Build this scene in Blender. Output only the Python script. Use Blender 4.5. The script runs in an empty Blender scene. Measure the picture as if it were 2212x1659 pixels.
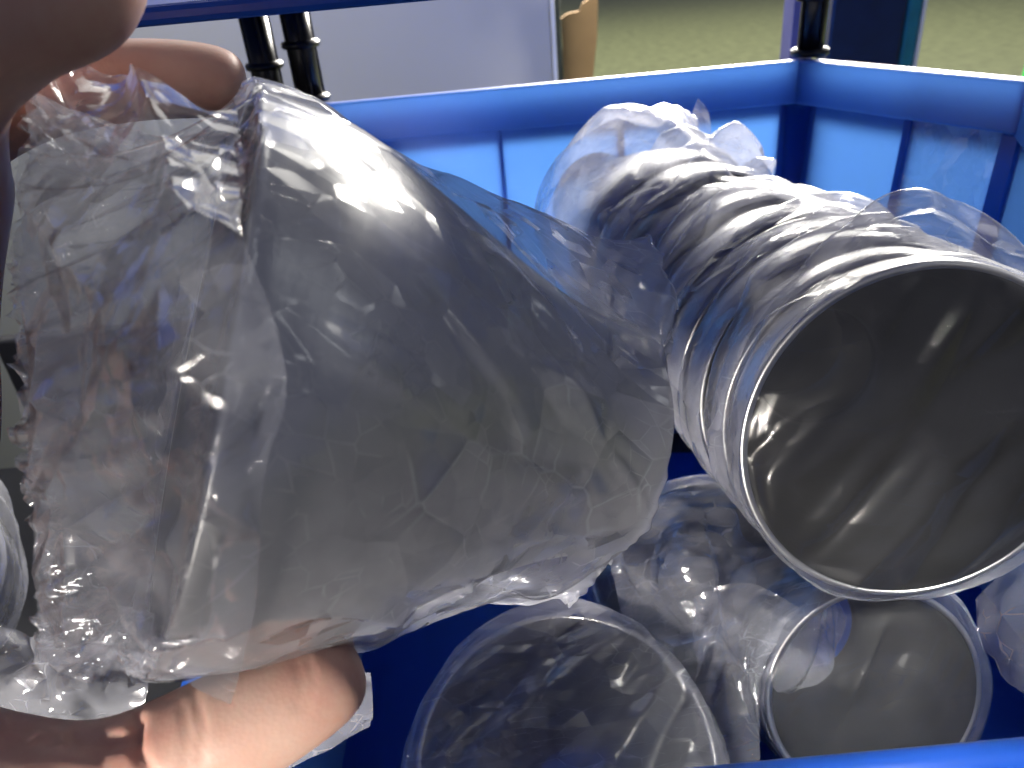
import bpy, bmesh, math, random
import numpy as np
from mathutils import Vector, Matrix

scene = bpy.context.scene
random.seed(7)
R_ = math.radians

# ------------------------------------------------------------------ camera
PITCH, ROLL = R_(30.0), R_(5.3)
CAM = Vector((0.0, 0.0, 1.35))
FPX = 1671.0                                   # focal length for a frame 2212 x 1659
cf = Vector((0, math.cos(PITCH), -math.sin(PITCH)))
u0 = Vector((0, math.sin(PITCH), math.cos(PITCH)))
r0 = Vector((1, 0, 0))
cr = r0 * math.cos(ROLL) - u0 * math.sin(ROLL)
cu = r0 * math.sin(ROLL) + u0 * math.cos(ROLL)
cam_data = bpy.data.cameras.new('camera')
cam = bpy.data.objects.new('camera', cam_data)
scene.collection.objects.link(cam)
cam.matrix_world = Matrix(((cr.x, cu.x, -cf.x, CAM.x), (cr.y, cu.y, -cf.y, CAM.y), (cr.z, cu.z, -cf.z, CAM.z), (0, 0, 0, 1)))
cam_data.sensor_width = 36.0
cam_data.lens = 36.0 * FPX / 2212.0
cam_data.clip_start = 0.01
cam_data.clip_end = 60.0
cam_data.dof.use_dof = True
cam_data.dof.focus_distance = 0.27
cam_data.dof.aperture_fstop = 17.0
scene.camera = cam

# ------------------------------------------------------------------ world, lamps, exposure
world = bpy.data.worlds.new('World')
scene.world = world
world.use_nodes = True
bg = world.node_tree.nodes['Background']
bg.inputs[0].default_value = (0.50, 0.53, 0.76, 1)
bg.inputs[1].default_value = 0.145

def lamp(name, loc, target, sx, sy, power, color, spread=180):
    d = bpy.data.lights.new(name, 'AREA')
    d.shape = 'RECTANGLE'; d.size = sx; d.size_y = sy
    d.energy = power; d.color = color; d.spread = R_(spread)
    o = bpy.data.objects.new(name, d)
    scene.collection.objects.link(o)
    o.location = loc
    o.rotation_euler = (Vector(target) - Vector(loc)).to_track_quat('-Z', 'Y').to_euler()
    return o
lamp('window_light', (0.95, 2.6, 2.15), (0.1, 0.62, 1.2), 1.5, 0.7, 290, (1.0, 0.95, 0.86))
lamp('hall_light', (2.5, 8.5, 4.6), (2.5, 8.5, 0.0), 11.0, 9.0, 620, (1.0, 0.97, 0.90))
lamp('cabinet_fill', (-0.6, 0.5, 2.1), (-0.25, 1.15, 1.1), 0.5, 0.5, 2.2, (1.0, 0.98, 0.95), 80)  # added fill, aimed at the cabinet front to brighten it
lamp('mouth_spot', (0.36, -0.30, 2.0), (0.15, 0.25, 0.98), 0.10, 0.10, 0.13, (1.0, 0.97, 0.90), 10)  # added narrow spot that brightens the small reducer's mouth
lamp('thumb_fill', (-0.62, -0.80, 1.16), (-0.12, 0.16, 1.11), 0.26, 0.10, 0.55, (1.0, 0.93, 0.84), 19)  # added low narrow lamp for the thumb, kept off the upper fingers
lamp('glint_strip', (1.1, -0.2, 2.2), (0.1, 0.2, 1.2), 0.05, 1.2, 0.7, (0.95, 0.98, 1.0))  # added strip that puts bright streaks on the film creases

vs = scene.view_settings
vs.view_transform = 'Standard'; vs.look = 'None'; vs.gamma = 1.0; vs.use_curve_mapping = False
vs.exposure = 0.42
scene.render.engine = 'CYCLES'
scene.cycles.transparent_max_bounces = 22
scene.cycles.max_bounces = 7
scene.cycles.transmission_bounces = 10
scene.cycles.diffuse_bounces = 3
scene.cycles.use_adaptive_sampling = True
scene.cycles.adaptive_threshold = 0.03
scene.cycles.glossy_bounces = 4
scene.cycles.sample_clamp_indirect = 6.0
scene.cycles.caustics_reflective = False
scene.cycles.caustics_refractive = False
scene.cycles.use_denoising = True

# ------------------------------------------------------------------ helpers
def W(u, v, d):
    """point seen at (u, v) of a 2212 x 1659 frame, d metres in front of the lens plane"""
    x = (u - 1106.0) / FPX; y = -(v - 829.5) / FPX
    return CAM + (cr * x + cu * y + cf) * d

def cdir(x, y, z):
    return (cr * x + cu * y + cf * z).normalized()

def mesh_obj(name, verts, faces, mat, parent=None, smooth=True):
    me = bpy.data.meshes.new(name)
    me.from_pydata([tuple(v) for v in verts], [], faces)
    me.update()
    if smooth:
        me.polygons.foreach_set('use_smooth', [True] * len(me.polygons))
    o = bpy.data.objects.new(name, me)
    scene.collection.objects.link(o)
    if mat: me.materials.append(mat)
    if parent: o.parent = parent
    return o

def bm_obj(name, bm, mat, parent=None, smooth=False):
    me = bpy.data.meshes.new(name)
    bm.to_mesh(me); bm.free()
    if smooth:
        me.polygons.foreach_set('use_smooth', [True] * len(me.polygons))
    o = bpy.data.objects.new(name, me)
    scene.collection.objects.link(o)
    me.materials.append(mat)
    if parent: o.parent = parent
    return o

def empty(name, loc, label, cat, group=None):
    o = bpy.data.objects.new(name, None)
    o.empty_display_size = 0.02
    scene.collection.objects.link(o)
    o.location = loc
    tag(o, label, cat, group)
    return o

def tag(o, label, cat, group=None):
    o['label'] = label; o['category'] = cat
    if group: o['group'] = group
    return o

def keep(o, parent):
    """parent while the mesh data stay in world coordinates"""
    o.parent = parent
    o.matrix_parent_inverse = Matrix.Translation(-parent.location)
    return o

def grid_faces(n, m, wrap=False):
    f = []
    mm = m if wrap else m - 1
    for i in range(n - 1):
        for j in range(mm):
            j2 = (j + 1) % m
            f.append((i * m + j, i * m + j2, (i + 1) * m + j2, (i + 1) * m + j))
    return f

def box_bm(lo, hi, bevel=0.0, seg=2):
    bm = bmesh.new()
    bmesh.ops.create_cube(bm, size=1.0)
    for v in bm.verts:
        v.co = Vector(((v.co.x + .5) * (hi[0] - lo[0]) + lo[0], (v.co.y + .5) * (hi[1] - lo[1]) + lo[1], (v.co.z + .5) * (hi[2] - lo[2]) + lo[2]))
    if bevel:
        bmesh.ops.bevel(bm, geom=bm.edges[:], offset=bevel, segments=seg, profile=0.5, affect='EDGES')
    return bm

# value noise in numpy -------------------------------------------------
def _hash(ix, iy, seed):
    n = (ix * 374761393 + iy * 668265263 + seed * 974711) & 0xffffffff
    n = ((n ^ (n >> 13)) * 1274126177) & 0xffffffff
    return ((n ^ (n >> 16)) & 0xffff) / 65535.0
def noise2(x, y, seed=0):
    x = np.asarray(x, float); y = np.asarray(y, float)
    ix = np.floor(x).astype(np.int64); iy = np.floor(y).astype(np.int64)
    fx = x - ix; fy = y - iy
    def g(a, b):
        t = _hash(ix + a, iy + b, seed) * 2 * np.pi
        return np.cos(t) * (fx - a) + np.sin(t) * (fy - b)
    sx = fx * fx * fx * (fx * (fx * 6 - 15) + 10); sy = fy * fy * fy * (fy * (fy * 6 - 15) + 10)
    return 1.5 * ((g(0, 0) * (1 - sx) + g(1, 0) * sx) * (1 - sy) + (g(0, 1) * (1 - sx) + g(1, 1) * sx) * sy)
def ridged(x, y, seed=0, octv=3):
    """sharp creases, zero mean"""
    h = 0.0; a = 1.0
    for k in range(octv):
        n = noise2(x + .7 * noise2(x * .6, y * .6, seed + 50 + k), y + .7 * noise2(x * .6 + 9, y * .6, seed + 70 + k), seed + k * 13)
        h = h + a * (0.25 - np.abs(n))
        x = x * 2.13 + 3.1; y = y * 2.13 - 1.7; a *= 0.5
    return h

def facets(x, y, cell, seed, stretch=1.0, ang=0.0):
    """random creased planes: heights at scattered points joined by flat triangles; x, y arrays in metres"""
    from mathutils.geometry import delaunay_2d_cdt
    rg = np.random.default_rng(seed)
    ca, sa = math.cos(ang), math.sin(ang)
    p = (x * ca + y * sa) / (cell * stretch); q = (-x * sa + y * ca) / cell
    x0, x1, y0, y1 = p.min() - 1.5, p.max() + 1.5, q.min() - 1.5, q.max() + 1.5
    pts = []
    yy_ = y0
    while yy_ < y1:
        xx_ = x0
        while xx_ < x1:
            pts.append((xx_ + rg.uniform(-.48, .48), yy_ + rg.uniform(-.48, .48))); xx_ += 1.0
        yy_ += 1.0
    hv = rg.normal(0, .5, len(pts))
    res = delaunay_2d_cdt([Vector(t) for t in pts], [], [], 0, 1e-6)
    V_, F_ = res[0], res[2]
    orig = [o_[0] if o_ else 0 for o_ in res[3]]
    h = np.zeros_like(p)
    for t in F_:
        a, b, c = (V_[k] for k in t)
        ha, hb, hc = (hv[orig[k]] for k in t)
        mk = (p >= min(a.x, b.x, c.x)) & (p <= max(a.x, b.x, c.x)) & (q >= min(a.y, b.y, c.y)) & (q <= max(a.y, b.y, c.y))
        if not mk.any(): continue
        pp, qq = p[mk], q[mk]
        d = (b.y - c.y) * (a.x - c.x) + (c.x - b.x) * (a.y - c.y)
        if abs(d) < 1e-12: continue
        l1 = ((b.y - c.y) * (pp - c.x) + (c.x - b.x) * (qq - c.y)) / d
        l2 = ((c.y - a.y) * (pp - c.x) + (a.x - c.x) * (qq - c.y)) / d
        l3 = 1 - l1 - l2
        ins = (l1 >= -1e-6) & (l2 >= -1e-6) & (l3 >= -1e-6)
        hh = h[mk]; hh[ins] = (l1 * ha + l2 * hb + l3 * hc)[ins]; h[mk] = hh
    return h

# ------------------------------------------------------------------ materials
def new_mat(name):
    m = bpy.data.materials.new(name); m.use_nodes = True
    nt = m.node_tree
    for n in list(nt.nodes): nt.nodes.remove(n)
    out = nt.nodes.new('ShaderNodeOutputMaterial')
    return m, nt, out
def N(nt, t, **kw):
    n = nt.nodes.new(t)
    for k, v in kw.items(): setattr(n, k, v)
    return n
def noise_node(nt, scale, detail=3, rough=.5, coord='Object', vscale=None):
    tc = N(nt, 'ShaderNodeTexCoord')
    no = N(nt, 'ShaderNodeTexNoise'); no.inputs['Scale'].default_value = scale
    no.inputs['Detail'].default_value = detail; no.inputs['Roughness'].default_value = rough
    if vscale:
        mp = N(nt, 'ShaderNodeMapping'); mp.inputs['Scale'].default_value = vscale
        nt.links.new(tc.outputs[coord], mp.inputs[0]); nt.links.new(mp.outputs[0], no.inputs['Vector'])
    else:
        nt.links.new(tc.outputs[coord], no.inputs['Vector'])
    return no
def ramp(nt, src, stops):
    r = N(nt, 'ShaderNodeValToRGB')
    e = r.color_ramp.elements
    while len(e) < len(stops): e.new(0.5)
    for k, (p, c) in enumerate(stops):
        e[k].position = p; e[k].color = (*c, 1) if len(c) == 3 else c
    nt.links.new(src, r.inputs[0])
    return r

def mat_plain(name, col, rough=.5, metallic=0.0, var=0.12, scale=30, bump=0.0, spec=.5, bscale=None):
    m, nt, out = new_mat(name)
    p = N(nt, 'ShaderNodeBsdfPrincipled')
    no = noise_node(nt, scale, 4)
    a = tuple(c * (1 - var) for c in col); b = tuple(min(1, c * (1 + var)) for c in col)
    r = ramp(nt, no.outputs[0], [(.3, a), (.7, b)])
    nt.links.new(r.outputs[0], p.inputs['Base Color'])
    p.inputs['Roughness'].default_value = rough; p.inputs['Metallic'].default_value = metallic
    p.inputs['Specular IOR Level'].default_value = spec
    if bump:
        bn = noise_node(nt, bscale or scale * 5, 3)
        b_ = N(nt, 'ShaderNodeBump'); b_.inputs['Strength'].default_value = bump; b_.inputs['Distance'].default_value = 0.002
        nt.links.new(bn.outputs[0], b_.inputs['Height']); nt.links.new(b_.outputs[0], p.inputs['Normal'])
    nt.links.new(p.outputs[0], out.inputs[0])
    return m

def schlick(nt, bp, f0, k):
    lw = N(nt, 'ShaderNodeLayerWeight'); lw.inputs[0].default_value = .5
    if bp: nt.links.new(bp.outputs[0], lw.inputs['Normal'])
    pw = N(nt, 'ShaderNodeMath', operation='POWER'); pw.inputs[1].default_value = 5.0
    nt.links.new(lw.outputs['Facing'], pw.inputs[0])
    fm = N(nt, 'ShaderNodeMath', operation='MULTIPLY_ADD'); fm.inputs[1].default_value = k; fm.inputs[2].default_value = f0; fm.use_clamp = True
    nt.links.new(pw.outputs[0], fm.inputs[0])
    return fm

def mat_film(name, haze=.14, tint=(.96, .965, .975), rough=.15, bump=.35, scale=60, gloss=1.0, crease_w=.22):
    """thin polyethylene film: mostly clear, faintly milky, shiny on its creases"""
    m, nt, out = new_mat(name)
    L = nt.links
    tr = N(nt, 'ShaderNodeBsdfTransparent'); tr.inputs[0].default_value = (*tint, 1)
    gl = N(nt, 'ShaderNodeBsdfGlossy'); gl.inputs['Roughness'].default_value = rough
    gl.inputs[0].default_value = (gloss, gloss, gloss, 1)
    df = N(nt, 'ShaderNodeBsdfDiffuse'); df.inputs[0].default_value = (.76, .77, .86, 1)
    tl = N(nt, 'ShaderNodeBsdfTranslucent'); tl.inputs[0].default_value = (.80, .81, .89, 1)
    # crinkles: flat facets with straight borders, tilted at random
    tc = N(nt, 'ShaderNodeTexCoord')
    last = None
    for k, (sc, am, rot, st) in enumerate(((scale, 1.0, .5, 2.4), (scale * 2.3, .45, -.7, 3.0))):
        mp = N(nt, 'ShaderNodeMapping')
        mp.inputs['Rotation'].default_value = (rot, .4 + k, rot * .7); mp.inputs['Scale'].default_value = (1, st, 1.6)
        L.new(tc.outputs['Object'], mp.inputs[0])
        vo = N(nt, 'ShaderNodeTexVoronoi'); vo.inputs['Scale'].default_value = sc
        L.new(mp.outputs[0], vo.inputs['Vector'])
        sub = N(nt, 'ShaderNodeVectorMath', operation='SUBTRACT')
        sc_ = N(nt, 'ShaderNodeVectorMath', operation='SCALE'); sc_.inputs['Scale'].default_value = sc
        L.new(mp.outputs[0], sc_.inputs[0])
        sp_ = N(nt, 'ShaderNodeVectorMath', operation='SCALE'); sp_.inputs['Scale'].default_value = sc
        L.new(vo.outputs['Position'], sp_.inputs[0])
        L.new(sc_.outputs[0], sub.inputs[0]); L.new(sp_.outputs[0], sub.inputs[1])
        cc = N(nt, 'ShaderNodeVectorMath', operation='SUBTRACT'); cc.inputs[1].default_value = (.5, .5, .5)
        L.new(vo.outputs['Color'], cc.inputs[0])
        dt = N(nt, 'ShaderNodeVectorMath', operation='DOT_PRODUCT'); L.new(sub.outputs[0], dt.inputs[0]); L.new(cc.outputs[0], dt.inputs[1])
        ml = N(nt, 'ShaderNodeMath', operation='MULTIPLY_ADD'); ml.inputs[1].default_value = am / sc
        L.new(dt.outputs['Value'], ml.inputs[0])
        if last is None: ml.inputs[2].default_value = 0
        else: L.new(last.outputs[0], ml.inputs[2])
        last = ml
        ve = N(nt, 'ShaderNodeTexVoronoi', feature='DISTANCE_TO_EDGE'); ve.inputs['Scale'].default_value = sc
        L.new(mp.outputs[0], ve.inputs['Vector'])
        ed = N(nt, 'ShaderNodeMapRange'); ed.inputs[1].default_value = .0; ed.inputs[2].default_value = .035; ed.inputs[3].default_value = 1; ed.inputs[4].default_value = 0
        L.new(ve.outputs['Distance'], ed.inputs[0])
        nm = noise_node(nt, 40 + 25 * k, 2)
        nk = N(nt, 'ShaderNodeMapRange'); nk.inputs[1].default_value = .52; nk.inputs[2].default_value = .66
        L.new(nm.outputs[0], nk.inputs[0])
        em = N(nt, 'ShaderNodeMath', operation='MULTIPLY'); L.new(ed.outputs[0], em.inputs[0]); L.new(nk.outputs[0], em.inputs[1])
        if k == 0: crease = em
        else:
            mx_ = N(nt, 'ShaderNodeMath', operation='MAXIMUM'); L.new(crease.outputs[0], mx_.inputs[0]); L.new(em.outputs[0], mx_.inputs[1]); crease = mx_
    bp = N(nt, 'ShaderNodeBump'); bp.inputs['Strength'].default_value = 1.0; bp.inputs['Distance'].default_value = bump
    L.new(last.outputs[0], bp.inputs['Height'])
    for s in (gl, df, tl): L.new(bp.outputs[0], s.inputs['Normal'])
    milk = N(nt, 'ShaderNodeMixShader'); milk.inputs[0].default_value = .6
    L.new(df.outputs[0], milk.inputs[1]); L.new(tl.outputs[0], milk.inputs[2])
    n3 = noise_node(nt, 28, 4, .6)
    mr = N(nt, 'ShaderNodeMapRange'); mr.inputs[1].default_value = .3; mr.inputs[2].default_value = .75
    mr.inputs[3].default_value = haze * .75; mr.inputs[4].default_value = haze * 1.3
    L.new(n3.outputs[0], mr.inputs[0])
    hz = N(nt, 'ShaderNodeMath', operation='MULTIPLY_ADD'); hz.inputs[1].default_value = crease_w; hz.use_clamp = True
    L.new(crease.outputs[0], hz.inputs[0]); L.new(mr.outputs[0], hz.inputs[2])
    mh = N(nt, 'ShaderNodeMixShader'); L.new(hz.outputs[0], mh.inputs[0]); L.new(tr.outputs[0], mh.inputs[1]); L.new(milk.outputs[0], mh.inputs[2])
    fm = schlick(nt, bp, .07, .75)
    mg = N(nt, 'ShaderNodeMixShader'); L.new(fm.outputs[0], mg.inputs[0]); L.new(mh.outputs[0], mg.inputs[1]); L.new(gl.outputs[0], mg.inputs[2])
    L.new(mg.outputs[0], out.inputs[0])
    return m

def mat_bin(name, col, trans, mixf=.5, rough=.35):
    """moulded polypropylene that lets some light through its walls"""
    m, nt, out = new_mat(name)
    L = nt.links
    no = noise_node(nt, 45, 4)
    r = ramp(nt, no.outputs[0], [(.3, tuple(c * .9 for c in col)), (.7, tuple(min(1, c * 1.08) for c in col))])
    sn = noise_node(nt, 30, 6, .75, vscale=(1, 1, 14))
    sm = ramp(nt, sn.outputs[0], [(.62, (0, 0, 0)), (.70, (.5, .5, .5))])
    mc = N(nt, 'ShaderNodeMixRGB'); mc.inputs[2].default_value = (.22, .32, .60, 1)
    L.new(sm.outputs[0], mc.inputs[0]); L.new(r.outputs[0], mc.inputs[1])
    df = N(nt, 'ShaderNodeBsdfDiffuse'); L.new(mc.outputs[0], df.inputs[0])
    tl = N(nt, 'ShaderNodeBsdfTranslucent'); tl.inputs[0].default_value = (*trans, 1)
    gl = N(nt, 'ShaderNodeBsdfGlossy'); gl.inputs['Roughness'].default_value = rough
    bn = noise_node(nt, 900, 2)
    bp = N(nt, 'ShaderNodeBump'); bp.inputs['Strength'].default_value = .15; bp.inputs['Distance'].default_value = .001
    L.new(bn.outputs[0], bp.inputs['Height'])
    for s in (df, gl): L.new(bp.outputs[0], s.inputs['Normal'])
    mx = N(nt, 'ShaderNodeMixShader'); mx.inputs[0].default_value = mixf
    L.new(df.outputs[0], mx.inputs[1]); L.new(tl.outputs[0], mx.inputs[2])
    fr = schlick(nt, bp, .04, .6)
    mg = N(nt, 'ShaderNodeMixShader'); L.new(fr.outputs[0], mg.inputs[0]); L.new(mx.outputs[0], mg.inputs[1]); L.new(gl.outputs[0], mg.inputs[2])
    L.new(mg.outputs[0], out.inputs[0])
    return m

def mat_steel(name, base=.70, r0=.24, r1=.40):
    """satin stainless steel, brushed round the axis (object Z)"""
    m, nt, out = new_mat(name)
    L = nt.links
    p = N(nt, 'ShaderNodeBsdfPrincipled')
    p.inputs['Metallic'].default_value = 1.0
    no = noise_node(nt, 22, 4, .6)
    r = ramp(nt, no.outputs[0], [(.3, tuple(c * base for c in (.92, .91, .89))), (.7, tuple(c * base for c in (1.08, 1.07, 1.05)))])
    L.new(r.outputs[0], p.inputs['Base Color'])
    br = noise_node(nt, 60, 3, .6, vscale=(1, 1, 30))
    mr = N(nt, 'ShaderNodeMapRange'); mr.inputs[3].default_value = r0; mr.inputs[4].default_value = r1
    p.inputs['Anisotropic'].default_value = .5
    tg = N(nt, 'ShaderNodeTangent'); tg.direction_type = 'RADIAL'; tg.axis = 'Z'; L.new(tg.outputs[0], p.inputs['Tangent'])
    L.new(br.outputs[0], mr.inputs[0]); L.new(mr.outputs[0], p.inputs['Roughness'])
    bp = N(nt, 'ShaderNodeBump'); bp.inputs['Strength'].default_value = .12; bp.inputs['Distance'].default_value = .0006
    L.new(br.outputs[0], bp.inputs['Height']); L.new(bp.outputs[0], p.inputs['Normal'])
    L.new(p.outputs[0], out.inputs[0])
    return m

def mat_skin(name):
    m, nt, out = new_mat(name)
    L = nt.links
    p = N(nt, 'ShaderNodeBsdfPrincipled')
    no = noise_node(nt, 45, 5, .6)
    r = ramp(nt, no.outputs[0], [(.25, (.55, .27, .21)), (.5, (.62, .38, .30)), (.8, (.68, .48, .39))])
    L.new(r.outputs[0], p.inputs['Base Color'])
    p.inputs['Roughness'].default_value = .48
    p.inputs['Subsurface Weight'].default_value = .25
    p.inputs['Subsurface Radius'].default_value = (1.0, .35, .2)
    p.inputs['Subsurface Scale'].default_value = .003
    wv = N(nt, 'ShaderNodeTexVoronoi'); wv.inputs['Scale'].default_value = 900
    tc = N(nt, 'ShaderNodeTexCoord'); L.new(tc.outputs['Object'], wv.inputs['Vector'])
    bn = noise_node(nt, 60, 3, .5)
    ad = N(nt, 'ShaderNodeMath', operation='MULTIPLY_ADD'); ad.inputs[1].default_value = .25
    L.new(wv.outputs['Distance'], ad.inputs[0]); L.new(bn.outputs[0], ad.inputs[2])
    bp = N(nt, 'ShaderNodeBump'); bp.inputs['Strength'].default_value = .12; bp.inputs['Distance'].default_value = .0010
    L.new(ad.outputs[0], bp.inputs['Height']); L.new(bp.outputs[0], p.inputs['Normal'])
    L.new(p.outputs[0], out.inputs[0])
    return m

M_film = mat_film('clear_film', haze=.43, scale=48, bump=.14, rough=.26)
M_film_dull = mat_film('clear_film_dull', haze=.38, scale=30, bump=.22, rough=.28)
M_film_mouth = mat_film('clear_film_unlit', haze=.06, scale=26, bump=.16, rough=.24, crease_w=.05)  # same film with haze cut, so the mouths look unlit
M_film_held = mat_film('clear_film_held', haze=.38, scale=36, bump=.26, rough=.16)
M_film_loose = mat_film('clear_film_loose', haze=.22, scale=40, bump=.34, rough=.14)
M_steel = mat_steel('satin_steel')
M_steel_in = mat_steel('shaded_inner_steel', .12, .42, .62)  # shade inside the reducers, put into a darker steel colour
M_bin = mat_bin('blue_polypropylene', (.012, .085, .50), (.36, .62, 1.0), .44)
M_bin_up = mat_bin('blue_polypropylene_deep', (.008, .060, .46), (.22, .50, 1.0), .25, .3)  # deeper blue and less translucent than the lower bin
M_navy = mat_plain('navy_plastic', (.004, .018, .075), .3, var=.2)
M_teal = mat_plain('teal_lit_plastic', (.01, .16, .24), .35, var=.2)
M_black = mat_plain('black_plastic', (.006, .006, .008), .32, var=.2, spec=.5)
M_skin = mat_skin('skin')
M_cab = mat_plain('grey_enamel', (.42, .42, .40), .4, var=.03, scale=4)
M_white = mat_plain('white_edge', (.75, .76, .74), .4, var=.04)
M_lilac = mat_plain('lilac_grey_enamel', (.30, .30, .40), .45, var=.05)
M_card = mat_plain('cardboard', (.42, .27, .14), .85, var=.10, scale=14, bump=.1, spec=.2)
M_darkgap = mat_plain('dark_gap', (.02, .028, .026), .5, var=.2)
M_green = mat_plain('bright_green_plastic', (.02, .62, .10), .4, var=.1)
M_floor = mat_plain('green_floor_paint', (.215, .235, .110), .42, var=.26, scale=9, bump=.2, bscale=40)
M_wood = mat_plain('shelf_board', (.03, .03, .034), .5, var=.1)

# ------------------------------------------------------------------ setting: floor, shelf board
o = mesh_obj('floor', [(-12, -3, 0), (14, -3, 0), (14, 20, 0), (-12, 20, 0)], [(0, 1, 2, 3)], M_floor, smooth=False)
o['kind'] = 'structure'

ZF = 1.35 - 0.455          # inside floor of the bin
ZR = 1.35 - 0.105          # rim of the bin
SH = bm_obj('shelf', box_bm((-1.3, -0.55, ZF - .034), (0.9, 0.72, ZF - .0065), .003), M_wood)  # carries the bin; enlarged out of view to block green floor reflections
SH['kind'] = 'structure'
bm_obj('back_light_block', box_bm((-0.5, 0.695, ZF - .0062), (0.62, 0.712, ZF + .155), .003), M_wood, SH)  # added unseen upstand, keeps lamp light off the lower back wall
bm_obj('side_light_block', box_bm((0.40, 0.02, ZF - .0062), (0.415, 0.69, ZF + .12), .003), M_wood, SH)  # added unseen upstand, does the same for the side wall

# ------------------------------------------------------------------ the blue storage bin
BIN = empty('storage_bin', (0.08, 0.44, ZF - .006), 'open blue plastic storage bin full of bagged steel reducers', 'storage bin', 'blue stacking bins')
def wall_part(name, pts, th, mat=M_bin, parent=BIN, bevel=.0012):
    """a slab with the four corners pts on its inner face, th thick towards outside (given normal)"""
    p = [Vector(q) for q in pts]
    n = (p[1] - p[0]).cross(p[3] - p[0]).normalized()
    bm = bmesh.new()
    a = [bm.verts.new(q) for q in p]; b = [bm.verts.new(q + n * th) for q in p]
    bm.faces.new(a[::-1]); bm.faces.new(b)
    for k in range(4):
        bm.faces.new((a[k], a[(k + 1) % 4], b[(k + 1) % 4], b[k]))
    bmesh.ops.recalc_face_normals(bm, faces=bm.faces[:])
    if bevel: bmesh.ops.bevel(bm, geom=bm.edges[:], offset=bevel, segments=2, profile=.5, affect='EDGES')
    o = bm_obj(name, bm, mat)
    return keep(o, parent)

XL, XR, YB = -0.134, 0.262, 0.667
XR2, YR2 = 0.352, 0.505                     # where the side wall meets its front part
YF = 0.198
ZL = 1.35 - 0.317                            # front lip
# inner outline at the top, counter-clockwise from back left
def low(p, ins=.012):                        # draft: the wall leans in towards the floor
    c = Vector((0.1, .43, 0)); v = Vector((p[0], p[1], 0)); d = (c - v).normalized() * ins
    return (p[0] + d.x, p[1] + d.y, ZF)
BL, BR, SR, FR, FL = (XL, YB), (XR, YB), (XR2, YR2), (0.352, YF), (-0.146, YF)
T = lambda p, z=ZR: (p[0], p[1], z)
zb = ZR - .034
wall_part('back_wall', [T(BR, zb), T(BL, zb), low(BL), low(BR)], .0026)
wall_part('side_wall', [T(SR, zb), T(BR, zb), low(BR), low(SR)], .0026)
wall_part('side_wall', [T(FR, ZL + .03), T(SR, ZR - .034), low(SR), low(FR)], .0026)
wall_part('side_wall', [T(BL, zb), T(FL, ZL + .03), low(FL), low(BL)], .0026)
wall_part('front_wall', [T(FL, ZL - .002), T(FR, ZL - .002), low(FR), low(FL)][:4][::1], -.0026)
wall_part('bin_floor', [(FL[0], FL[1], ZF), (FR[0], FR[1], ZF), (SR[0], SR[1] + .09, ZF), (BL[0], BL[1] - .002, ZF)], -.005)
# thick rim bands
wall_part('rim_band', [T(BR), T(BL), T(BL, zb + .0005), T(BR, zb + .0005)], .0105, bevel=.002)
wall_part('rim_band', [T(SR), T(BR), T(BR, zb + .0005), T(SR, zb + .0005)], .0125, bevel=.002)
wall_part('rim_band', [T(FR, ZL + .06), T(SR), T(SR, zb + .0005), T(FR, ZL + .0305)], .0115, bevel=.002)
wall_part('rim_band', [T(BL), T(FL, ZL + .06), T(FL, ZL + .0305), T(BL, zb + .0005)], .0105, bevel=.002)
wall_part('rim_skirt', [(XR + .002, YB + .0150, ZR - .003), (XL - .002, YB + .0150, ZR - .003), (XL - .002, YB + .0150, zb - .004), (XR + .002, YB + .0150, zb - .004)], .0022, bevel=.0005)
_n = Vector((.874, .485, 0)) * .0165
wall_part('rim_skirt', [Vector(T(SR, ZR - .003)) + _n, Vector(T(BR, ZR - .003)) + _n, Vector(T(BR, zb - .004)) + _n, Vector(T(SR, zb - .004)) + _n], .0022, bevel=.0005)
# front lip: a rolled edge
def tube(name, pts, rad, mat, parent=None, seg=12, flat=1.0):
    pts = [Vector(p) for p in pts]
    vs_, n = [], len(pts)
    for k, p in enumerate(pts):
        t = (pts[min(k + 1, n - 1)] - pts[max(k - 1, 0)]).normalized()
        a = t.cross(Vector((0, 0, 1)) if abs(t.z) < .9 else Vector((1, 0, 0))).normalized(); b = t.cross(a)
        rr = rad[k] if isinstance(rad, (list, tuple)) else rad
        for s in range(seg):
            q = 2 * math.pi * s / seg
            vs_.append(p + a * math.cos(q) * rr + b * math.sin(q) * rr * flat)
    fs = grid_faces(n, seg, True)
    fs.append(tuple(range(seg))[::-1]); fs.append(tuple((n - 1) * seg + s for s in range(seg)))
    return mesh_obj(name, vs_, fs, mat, parent)
o = tube('front_lip', [(FL[0], YF - .004, ZL), (.1, YF - .004, ZL + .001), (FR[0], YF - .004, ZL)], .008, M_bin); keep(o, BIN)
# outside ribs of the back wall and of the side wall (seen as lines through the plastic)
def rib(x0, x1, dep=.008):
    wall_part('rib', [(x1, YB + .0028, zb - .001), (x0, YB + .0028, zb - .001), (x0, YB - .006, ZF + .01), (x1, YB - .006, ZF + .01)], dep, bevel=.0008)
rib(.0075, .0105); rib(.1075, .1125, .012); rib(.2445, .2600, .006)
rib(-.131, -.118, .006)
def srib(t0, t1, dep):
    a = Vector(T(BR, zb - .001)).lerp(Vector(T(SR, zb - .001)), t0); b = Vector(T(BR, zb - .001)).lerp(Vector(T(SR, zb - .001)), t1)
    n = Vector((.874, .485, 0)); a += n * .0028; b += n * .0028
    a2 = a.copy(); a2.z = ZF + .01; b2 = b.copy(); b2.z = ZF + .01
    i = Vector((-.011, 0, 0))
    wall_part('rib', [b, a, a2 + i, b2 + i], dep, bevel=.0008)
srib(.02, .10, .006); srib(.545, .575, .010); srib(.93, .99, .010)
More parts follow.
